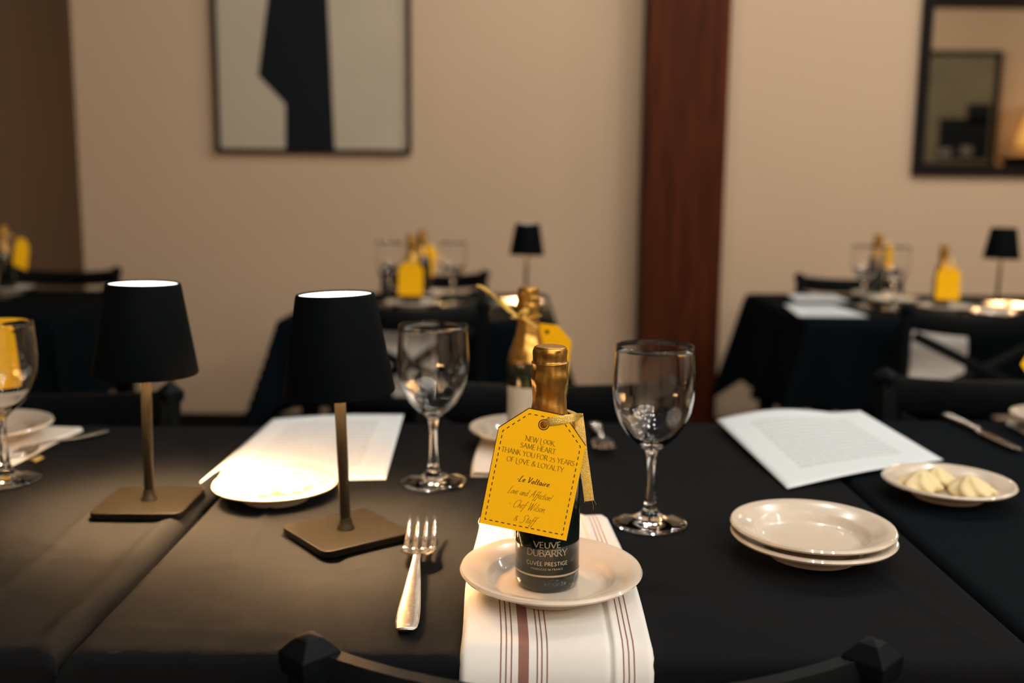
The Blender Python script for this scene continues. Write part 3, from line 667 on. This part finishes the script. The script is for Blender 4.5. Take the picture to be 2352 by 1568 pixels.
# ---------------------------------------------------------------- gift tags
TW = .0703
def tag_outline(W_=TW, n=28):
    """outer outline of the card and a ring of the same count round its hole"""
    P = [(0, 0), (W_, 0), (W_, 1.09*W_), (.706*W_, 1.374*W_), (.294*W_, 1.374*W_), (0, 1.09*W_)]
    return P
def make_tag(name, label, written, frame, group=None):
    """frame: origin at the lower left corner, x along the lower edge, y up the card, z towards the reader"""
    t = bpy.data.objects.new(name, None); COL.objects.link(t); t.empty_display_size = .03; t.matrix_world = frame; tag(t, label, 'tag', group)
    W_ = TW; P = tag_outline(); hc = (.492*W_, 1.222*W_); hr = .043*W_; th = .0004
    # card with a hole: outline resampled to the ring round the hole
    per = []
    for i in range(len(P)):
        a, c = P[i], P[(i+1) % len(P)]
        for k in range(12): per.append((a[0]+(c[0]-a[0])*k/12, a[1]+(c[1]-a[1])*k/12))
    n = len(per); ring = []
    for x, y in per:
        a = math.atan2(y-hc[1], x-hc[0]); ring.append((hc[0]+hr*math.cos(a), hc[1]+hr*math.sin(a)))
    b = MB(); V = [(x, y, 0) for x, y in per]+[(x, y, 0) for x, y in ring]+[(x, y, -th) for x, y in per]+[(x, y, -th) for x, y in ring]
    Fc = []
    for i in range(n):
        j = (i+1) % n
        Fc += [(i, j, n+j, n+i), (2*n+i, 3*n+i, 3*n+j, 2*n+j), (i, 2*n+i, 2*n+j, j), (n+i, n+j, 3*n+j, 3*n+i)]
    b.add(V, Fc); b.build('card', M['tag'], t)
    up = lambda u, v: (u, v, .00012)
    if written:
        b = MB(); ins = .056*W_
        Q = [(ins, ins), (W_-ins, ins), (W_-ins, 1.065*W_), (.688*W_, 1.312*W_), (.312*W_, 1.312*W_), (ins, 1.065*W_)]
        for i in range(len(Q)):
            a, c = Q[i], Q[(i+1) % len(Q)]; L = math.dist(a, c); k = max(2, round(L/(.0685*W_))); st = L/k; d = ((c[0]-a[0])/L, (c[1]-a[1])/L)
            for q in range(k+1):
                s0 = max(0, q*st-.018*W_); s1 = min(L, q*st+.018*W_)
                ribbon2(b, [(a[0]+d[0]*s0, a[1]+d[1]*s0), (a[0]+d[0]*s1, a[1]+d[1]*s1)], lambda d_: .0007, up)
        ribbon2(b, [(.0002, 0), (.0002, 1.09*W_)], lambda d_: .0005, up); ribbon2(b, [(0, 1.089*W_), (.294*W_, 1.372*W_)], lambda d_: .0007, up)
        ribbon2(b, [(.294*W_, 1.372*W_), (.706*W_, 1.372*W_)], lambda d_: .0007, up); ribbon2(b, [(.706*W_, 1.372*W_), (W_, 1.089*W_)], lambda d_: .0006, up)
        b.build('dashed_border', M['ink'], t)
        b = MB(); ribbon2(b, [(hc[0]+.056*W_*math.cos(2*PI*k/40), hc[1]+.056*W_*math.sin(2*PI*k/40)) for k in range(41)], lambda d_: .0008, up); b.build('hole_ring', M['ink'], t)
        b = MB(); k = W_
        letter_mesh(b, 'nEW looK.', CAPS, .494*k, 1.008*k, .345*k, .056*k, .00014, .00042, up, .09, serif=.10)
        letter_mesh(b, 'SAME HEART.', CAPS, .490*k, .925*k, .415*k, .054*k, .00014, .00042, up, .09, serif=.10)
        letter_mesh(b, 'THANK YOU FOR 25 YEARS', CAPS, .500*k, .836*k, .835*k, .054*k, .00014, .00042, up, .09, serif=.10)
        letter_mesh(b, 'OF loVE & LOYALTY.', CAPS, .495*k, .744*k, .665*k, .054*k, .00014, .00042, up, .09, serif=.10)
        letter_mesh(b, 'Love and Affection!', SCR, .495*k, .398*k, .49*k, .082*k, .00016, .00034, up, .03, shear=.32, space=.42)
        letter_mesh(b, '- Chef Wilson', SCR, .485*k, .255*k, .415*k, .088*k, .00016, .00034, up, .03, shear=.32, space=.42)
        letter_mesh(b, '& Staff', SCR, .49*k, .105*k, .24*k, .085*k, .00016, .00034, up, .03, shear=.32, space=.42)
        b.build('lettering', M['ink_thin'], t)
        b = MB(); letter_mesh(b, '-Le Voltaire', SCR, .500*k, .548*k, .365*k, .066*k, .0003, .00068, up, .12, shear=.24, space=.36)
        b.build('name_lettering', M['ink'], t)
    return t
def frame_at(o, yaw=0, roll=0, pitch=0):
    """card standing upright at o: x right, y up, z towards the reader; roll turns it in its plane, pitch leans the top back"""
    m = Matrix.Rotation(yaw, 4, 'Z') @ Matrix.Rotation(PI/2-pitch, 4, 'X') @ Matrix.Rotation(roll, 4, 'Z')
    m.translation = Vector(o); return m
def strip(name, pts, w_, parent, m=None, up=(0, 1, 0), th=.0005):
    """flat band through world points, parented to a thing"""
    P = [Vector(p) for p in pts]
    Q = []
    for i in range(len(P)-1):
        p0 = P[max(i-1, 0)]; p1 = P[i]; p2 = P[i+1]; p3 = P[min(i+2, len(P)-1)]
        for k in range(6):
            t_ = k/6; Q.append(.5*((2*p1)+(-p0+p2)*t_+(2*p0-5*p1+4*p2-p3)*t_*t_+(-p0+3*p1-3*p2+p3)*t_**3))
    Q.append(P[-1]); b = MB(); b.sweep(Q, w_, th, up=up, n=8, power=.6)
    inv = parent.matrix_basis.inverted(); b.v = [tuple(inv @ Vector(v)) for v in b.v]
    return b.build(name, m or M['ribbon'], parent)
t1 = make_tag('gift_tag', 'yellow gift tag with printed thanks hanging on the black bottle', True, frame_at((-.0247, .7545, .8312), 0, -.192, .16))
# ribbon: out of the hole, over the card's shoulder, round the neck, one tail hanging
NCX, NCY = .0312, .8010
strip('ribbon', [(.0255, .7700, .9085), (.0300, .7665, .9105), (.0400, .7660, .9125), (.0490, .7690, .9135), (.0540, .7760, .9125), (.0542, .7830, .9110)], .0066, t1, up=(0, -1, .1))
strip('ribbon_loop', [(.0540, .7800, .9115), (.0515, .7935, .9110), (.0475, .8060, .9105), (.0400, .8165, .9100), (.0300, .8190, .9095), (.0200, .8150, .9095), (.0140, .8050, .9095), (.0138, .7930, .9090), (.0190, .7830, .9080)], .0050, t1, up=(0, 0, 1), th=.0008)
strip('ribbon_tail', [(.0535, .7800, .9140), (.0556, .7780, .9000), (.0572, .7765, .8850), (.0598, .7750, .8680), (.0618, .7740, .8550), (.0634, .7735, .8440)], .0082, t1, up=(0, -1, 0))
strip('ribbon_tail', [(.0505, .7830, .9120), (.0540, .7835, .8980), (.0570, .7830, .8800), (.0600, .7822, .8640)], .0070, t1, up=(0, -1, .1))
b = MB(); f0 = Vector((.0634, .7735, .8445)); 
for k, (dx, dz) in enumerate([(.0035, -.004), (.003, -.008), (-.003, -.0015), (.0045, .001), (-.001, -.002)]):
    b.sweep([f0+Vector((.0038-.0018*k, 0, 0)), f0+Vector((.0038-.0018*k+dx*.4, 0, dz*.5)), f0+Vector((.0038-.0018*k+dx*.5, 0, dz))], .0002, .0002, n=4)
inv = t1.matrix_basis.inverted(); b.v = [tuple(inv @ Vector(v)) for v in b.v]; b.build('ribbon_fray', M['ribbon'], t1)

t2 = make_tag('gift_tag', 'yellow tag hanging behind the olive green bottle across the table', False, frame_at((.0735, 1.338, .8140), PI-.05, .10, .10))
strip('ribbon', [(-.0469, 1.295, .9674), (-.0400, 1.298, .9655), (-.0300, 1.296, .9590), (-.0154, 1.287, .9480), (-.003, 1.283, .9370), (.0065, 1.281, .9290)], [.0035]*6+[.0045]*12+[.0065]*7+[.005]*6, t2, up=(0, -1, 0))
strip('ribbon_loop', [(.018+.0178*math.cos(a), 1.300+.0178*math.sin(a), .9270+.002*math.cos(a)) for a in [2*PI*k/14 for k in range(15)]], .0050, t2, up=(0, 0, 1), th=.0009)
strip('ribbon_bow', [(.0065, 1.281, .929), (.012, 1.277, .936), (.020, 1.277, .938), (.016, 1.279, .929), (.024, 1.279, .921), (.033, 1.281, .915)], .0042, t2, up=(0, -1, 0))
t3 = make_tag('gift_tag', 'yellow tag seen through the wine glass at the left edge', False, frame_at((-.6960, 1.257, .8170), 0, .14, .08))
strip('ribbon', [(-.683, 1.262, .902), (-.705, 1.265, .925), (-.722, 1.276, .925)], .005, t3, up=(0, -1, 0))
t4 = make_tag('gift_tag', 'sliver of yellow tag at the right edge above the knife', False, frame_at((.7230, 1.395, .8530), .5, -.75, .02))
strip('ribbon', [(.800, 1.37, .915), (.802, 1.368, .92), (.800, 1.383, .925)], .005, t4, up=(0, -1, 0))
t5 = make_tag('gift_tag', 'bright yellow tag on the bottle below the painting', False, frame_at((-.3240, 2.805, .795), 0, -.02, .05))
strip('ribbon', [(-.289, 2.808, .882), (-.27, 2.812, .905), (-.2755, 2.83, .925)], .005, t5, up=(0, -1, 0))
t6 = make_tag('gift_tag', 'yellow tag turned away behind the bottle below the painting', False, frame_at((-.2960, 3.115, .835), .9, -.25, .05))
strip('ribbon', [(-.27, 3.135, .925), (-.275, 3.132, .93), (-.28, 3.13, .935)], .005, t6, up=(0, -1, 0))
t7 = make_tag('gift_tag', 'deep yellow tag on the bottle right of centre below the mirror', False, frame_at((1.2225, 2.868, .792), 0, -.02, .05))
strip('ribbon', [(1.256, 2.870, .879), (1.270, 2.876, .900), (1.266, 2.892, .915)], .005, t7, up=(0, -1, 0))
t8 = make_tag('gift_tag', 'blurred yellow tag at the back of the table below the mirror', False, frame_at((1.1980, 3.225, .850), .85, -.3, .05))
strip('ribbon', [(1.225, 3.245, .928), (1.215, 3.246, .93), (1.203, 3.25, .933)], .005, t8, up=(0, -1, 0))
t9 = make_tag('gift_tag', 'dim yellow tag on the far left table', False, frame_at((-1.5800, 3.145, .845), 1.42, -.35, .05))
strip('ribbon', [(-1.58, 3.165, .935), (-1.59, 3.155, .935), (-1.6, 3.153, .933)], .005, t9, up=(0, -1, 0))
b = MB(); b.grid(lambda u, v: (-.604+.014*u+.002*v, 1.205+.020*v-.006*u, .7520+.002*math.sin(u*PI)), 6, 4)
tag(b.build('ribbon_scrap', M['ribbon'], smooth=True, solid=.0005), 'small gold ribbon end lying by the fork at the left edge', 'ribbon')

# ---------------------------------------------------------------- napkins
def napkin(name, label, mats, x0, x1, ynear, yfar, hang, skew=0, thick=.0055, taper=.006, layers=2, seed=0):
    """folded cloth lying from yfar to ynear, its near end hanging over the table edge when hang > 0"""
    rnd = random.Random(seed); ph = [rnd.uniform(0, 6) for _ in range(5)]
    t = None; L = yfar-ynear
    def make(zoff, inset, th, xs0, xs1, yf, stripes=True):
        b = MB(); n1 = 50; rr = .012
        tot = (yf-ynear)+hang
        def path(s):
            d = (yf-ynear)-s
            if d >= 0: return ynear+d, 0
            d = -d
            if hang == 0: return ynear, 0
            if d < rr*PI/2: a = d/rr; return ynear-rr*math.sin(a), -rr*(1-math.cos(a))
            e = d-rr*PI/2; return ynear-rr-.0-.03*e, -rr-e
        def fn(u, v, top=True):
            y, dz = path(v*tot); q = v*tot/L
            xa = xs0+taper*(1-min(1, q))+.0022*math.sin(q*7+ph[0])*(1 if q > .1 else 0); xb = xs1-taper*.3*(1-min(1, q))+.003*math.sin(q*5+ph[1])+ .004*min(q, 1.4)
            xx = xa+(xb-xa)*u+skew*(1-min(1, q))
            e = min(u, 1-u); rnd_ = math.sqrt(max(0, 1-(1-min(1, e/.035))**2))
            ev = min(1, v/.05); rv = math.sqrt(max(0, 1-(1-ev)**2))
            if v < .05: xx = xx+(.5-u)*.016*(1-ev)**2
            z = zoff+(th*rnd_*rv if top else 0)+.0008*math.sin(u*9+q*3+ph[2])*rnd_*rv*(1 if top else 0)
            if top: z += .0022*math.exp(-((u-.80)/.02)**2)*rnd_*rv*(layers > 1) - .0018*math.exp(-((u-.775)/.012)**2)*rv*(layers > 1)
            # the fold runs square to the path: on the hanging part thickness goes outwards
            k = 0 if dz == 0 else min(1, -dz/rr)
            return (xx, y-(z-.7512)*k, .7512+(z-.7512)*(1-k)+dz-(0 if dz == 0 else 0))
        at = {'su': (lambda u, v: (u+.055*(1-min(1, v*tot/L))*(1 if u < .6 else .0) if u < .6 else u+.012*math.sin(v*3))), }
        b.grid(lambda u, v: fn(u, v), 90, n1, attrs=at)
        b.grid(lambda u, v: fn(u, v, False), 90, n1, flip=True, attrs=at)
        return b
    b = make(.7512, 0, thick, x0, x1, yfar)
    o = b.build(name, mats, smooth=True); tag(o, label, 'napkin'); return o
napkin('napkin', 'striped white napkin under the plate, hanging over the near table edge', M['napkin'], -.0385, .1055, .702, 1.012, .22, seed=1, thick=.0062)
napkin('napkin', 'folded white napkin under the plate across the table', M['napkin_plain'], -.048, .092, 1.155, 1.42, 0, layers=1, seed=2, thick=.006)
napkin('napkin', 'folded pale napkin under the plate at the left edge', M['napkin_plain'], -.80, -.618, 1.17, 1.372, 0, layers=1, seed=3, thick=.006, skew=.02)
napkin('napkin', 'folded pale napkin under the plate at the right edge', M['napkin_plain'], .735, .875, 1.27, 1.465, 0, layers=1, seed=4, thick=.006)
def hang_napkin(x0, x1, ynear, yfar, label, sd):
    return napkin('napkin', label, M['napkin_plain'], x0, x1, ynear-.004, yfar, .21, layers=1, seed=sd, thick=.006)
hang_napkin(-.355, -.205, 2.605, 2.72, 'pale napkin hanging behind the chair at the table below the painting', 5)
hang_napkin(1.085, 1.235, 2.702, 2.80, 'pale napkin hanging behind the chair at the table below the mirror', 6)
plate((-.2830, 2.81, NZ), 'distant cream plate under the nearer bottle on the table below the painting')
plate((-.270, 3.15, NZ-.006), 'distant cream plate under the rear bottle on the table below the painting')
plate((.025, 2.91, .7515), 'pale dish at the foot of the small lamp below the painting', r=.07, h=.02, cat='dish')
plate((1.262, 2.895, .7515), 'distant plate under the tagged bottle below the mirror')
plate((1.195, 3.26, .7515), 'distant plate under the rear bottle below the mirror')
plate((1.180, 3.085, .7515), 'distant empty plate in the middle of the table below the mirror')
plate((1.475, 2.94, .7515), 'lamp lit dish at the right edge of the table below the mirror', r=.07, h=.02, cat='dish')
plate((1.350, 2.775, .7515), 'bright dish nearest the chair on the table below the mirror', r=.06, h=.02, cat='dish')
plate((-1.610, 3.17, .7515), 'distant plate on the far left table under its bottle')
rosette((1.47, 2.94, BZ), 'butter rosette on the lamp lit dish at the right edge', 1.2, .4)

# ---------------------------------------------------------------- menus
def menu(c, label, lift=None, n=24, plain=False):
    """c: near left, near right, far right, far left corners; lift(u, v) raises the sheet"""
    C4 = [Vector(p) for p in c]; b = MB()
    def fn(u, v):
        p = C4[0]*(1-u)*(1-v)+C4[1]*u*(1-v)+C4[2]*u*v+C4[3]*(1-u)*v
        return (p.x, p.y, p.z+(lift(u, v) if lift else 0))
    b.grid(fn, n, n, attrs={'pu': lambda u, v: u, 'pv': lambda u, v: v})
    return tag(b.build('menu_sheet', M['menu'], smooth=True, solid=.0003), label, 'menu')
menu([(-.3610, 1.117, .7525), (-.1475, 1.137, .7525), (-.1590, 1.440, .7620), (-.3440, 1.405, .7620)], 'white menu sheet behind the two lamps on the left',
     lambda u, v: .003*math.sin(PI*v)*math.sin(PI*u)+.003*v*math.sin(u*PI))
menu([(.3200, 1.113, .7530), (.5570, 1.246, .7530), (.5150, 1.440, .7740), (.2990, 1.421, .7630)], 'white curling menu sheet between the right wine glass and the butter dish',
     lambda u, v: .0035*math.sin(PI*u)*(1-v)+.010*v*math.sin(PI*min(1, u*1.25))-.002*math.sin(PI*v)*math.sin(PI*u))
menu([(.800, 2.760, .7525), (.995, 2.760, .7525), (.985, 3.045, .7530), (.835, 3.045, .7530)], 'nearer menu sheet on the table below the mirror')
menu([(.905, 3.150, .7525), (1.075, 3.150, .7525), (1.09, 3.36, .7530), (.93, 3.36, .7530)], 'farther menu sheet on the table below the mirror')

# ---------------------------------------------------------------- cutlery
def make_fork(name, label):
    t = empty(name, (0, 0, 0), 0, label, 'fork')
    # along +y: handle end at y=0, tips at y=.195
    b = MB(); ys = [0, .003, .012, .03, .05, .07, .09, .103, .112, .120]
    ws = [.009, .0125, .0142, .0138, .0120, .0098, .0072, .0056, .0052, .0060]; hs = [.0018, .003, .0032, .0032, .003, .0028, .0027, .0030, .0030, .0024]
    zz = [.0030, .0030, .0032, .0036, .0046, .0062, .0085, .0095, .0094, .0086]
    b.sweep([(0, y, z) for y, z in zip(ys, zz)], ws, hs, n=14, power=.75); b.build('handle', M['steel_handle'], t, smooth=True)
    b = MB()
    def prof(y):
        s = (y-.118)/(.195-.118); return .0086-.0060*math.sin(min(1, s*1.15)*PI*.9)+.0065*max(0, s-.45)**1.4*1.9
    xs = [-.0093, -.0031, .0031, .0093]
    y0, y1 = .118, .142
    def head(u, v):
        y = y0+(y1-y0)*v; w_ = .0060+(.0234-.0060)*min(1, (v/.55))**.6 if v < .55 else .0234
        x = (u-.5)*w_; return (x, y, prof(y)+.0011+.0014*(2*u-1)**2*min(1, v*2))
    b.grid(head, 12, 12); b.grid(lambda u, v: (head(u, v)[0], head(u, v)[1], head(u, v)[2]-.0017), 12, 12, flip=True)
    b.grid(lambda u, v: (head(0, u)[0], head(0, u)[1], head(0, u)[2]-.0017*v), 12, 1); b.grid(lambda u, v: (head(1, u)[0], head(1, u)[1], head(1, u)[2]-.0017*v), 12, 1, flip=True)
    for x in xs:
        pts = [(x*(1-.04*k/8*(1 if abs(x) > .005 else .4)), .140+.055*k/8, prof(.140+.055*k/8)+.0003+.0012*(abs(x)/.0093)**2) for k in range(9)]
        b.sweep(pts, [.0048, .0044, .0040, .0037, .0034, .0032, .0029, .0024, .0012], [.0019]*8+[.0010], n=8, power=.8)
    b.build('tines', M['steel'], t, smooth=True)
    return t
ms = mat('ridged steel handle', (.60, .56, .50), .22, metal=1); nt = ms.node_tree
tc = nt.nodes.new('ShaderNodeTexCoord'); wv = nt.nodes.new('ShaderNodeTexWave'); wv.bands_direction = 'Y'; wv.inputs['Scale'].default_value = 260; wv.inputs['Distortion'].default_value = .6
bp_ = nt.nodes.new('ShaderNodeBump'); bp_.inputs['Strength'].default_value = .5; bp_.inputs['Distance'].default_value = .0005
nt.links.new(tc.outputs['Object'], wv.inputs['Vector']); nt.links.new(wv.outputs['Fac'], bp_.inputs['Height']); nt.links.new(bp_.outputs[0], nt.nodes['Principled BSDF'].inputs['Normal'])
M['steel_handle'] = ms
fk = make_fork('fork', 'steel fork lying tines up between the near lamp and the napkin')
fk.location = (-.0795, .724, .7518); fk.rotation_euler = (.028, 0, .030); fk.scale = (1.36, 1.12, 1.2)
f2 = dup(fk, (.1225, 1.43, .7518), PI+.0, 'steel fork across the table behind the yellow tag'); f2.scale = (1.25, .98, 1.1)
f3 = dup(fk, (-.5640, 1.352, .7518), PI-.39, 'steel fork beside the napkin at the left edge'); f3.scale = (1.15, 1.0, 1.1)
t = empty('table_knife', (.668, 1.500, .7518), PI+.045, 'steel table knife left of the napkin at the right edge', 'knife')
b = MB(); b.sweep([(0, 0, .0045), (0, .004, .0045), (0, .02, .0045), (0, .05, .0045), (0, .08, .0045), (0, .092, .0045)], [.010, .0145, .0155, .0135, .0105, .009], [.004, .008, .009, .0085, .0075, .006], n=14, power=.8); b.build('handle', M['steel_handle'], t, smooth=True)
b = MB(); b.lathe([(1e-5, -.004), (.0045, -.003), (.0060, 0), (.0045, .003), (1e-5, .004)], 16, c=(0, .096, .0055)); b.build('bolster', M['steel'], t, smooth=True)
b = MB(); P = [(-.004, .098), (.005, .098), (.0085, .115), (.009, .16), (.0085, .195), (.005, .212), (-.001, .216), (-.006, .205), (-.006, .12)]; b.poly(P, .0035, .0052); b.build('blade', M['steel'], t, bevel=.0004)
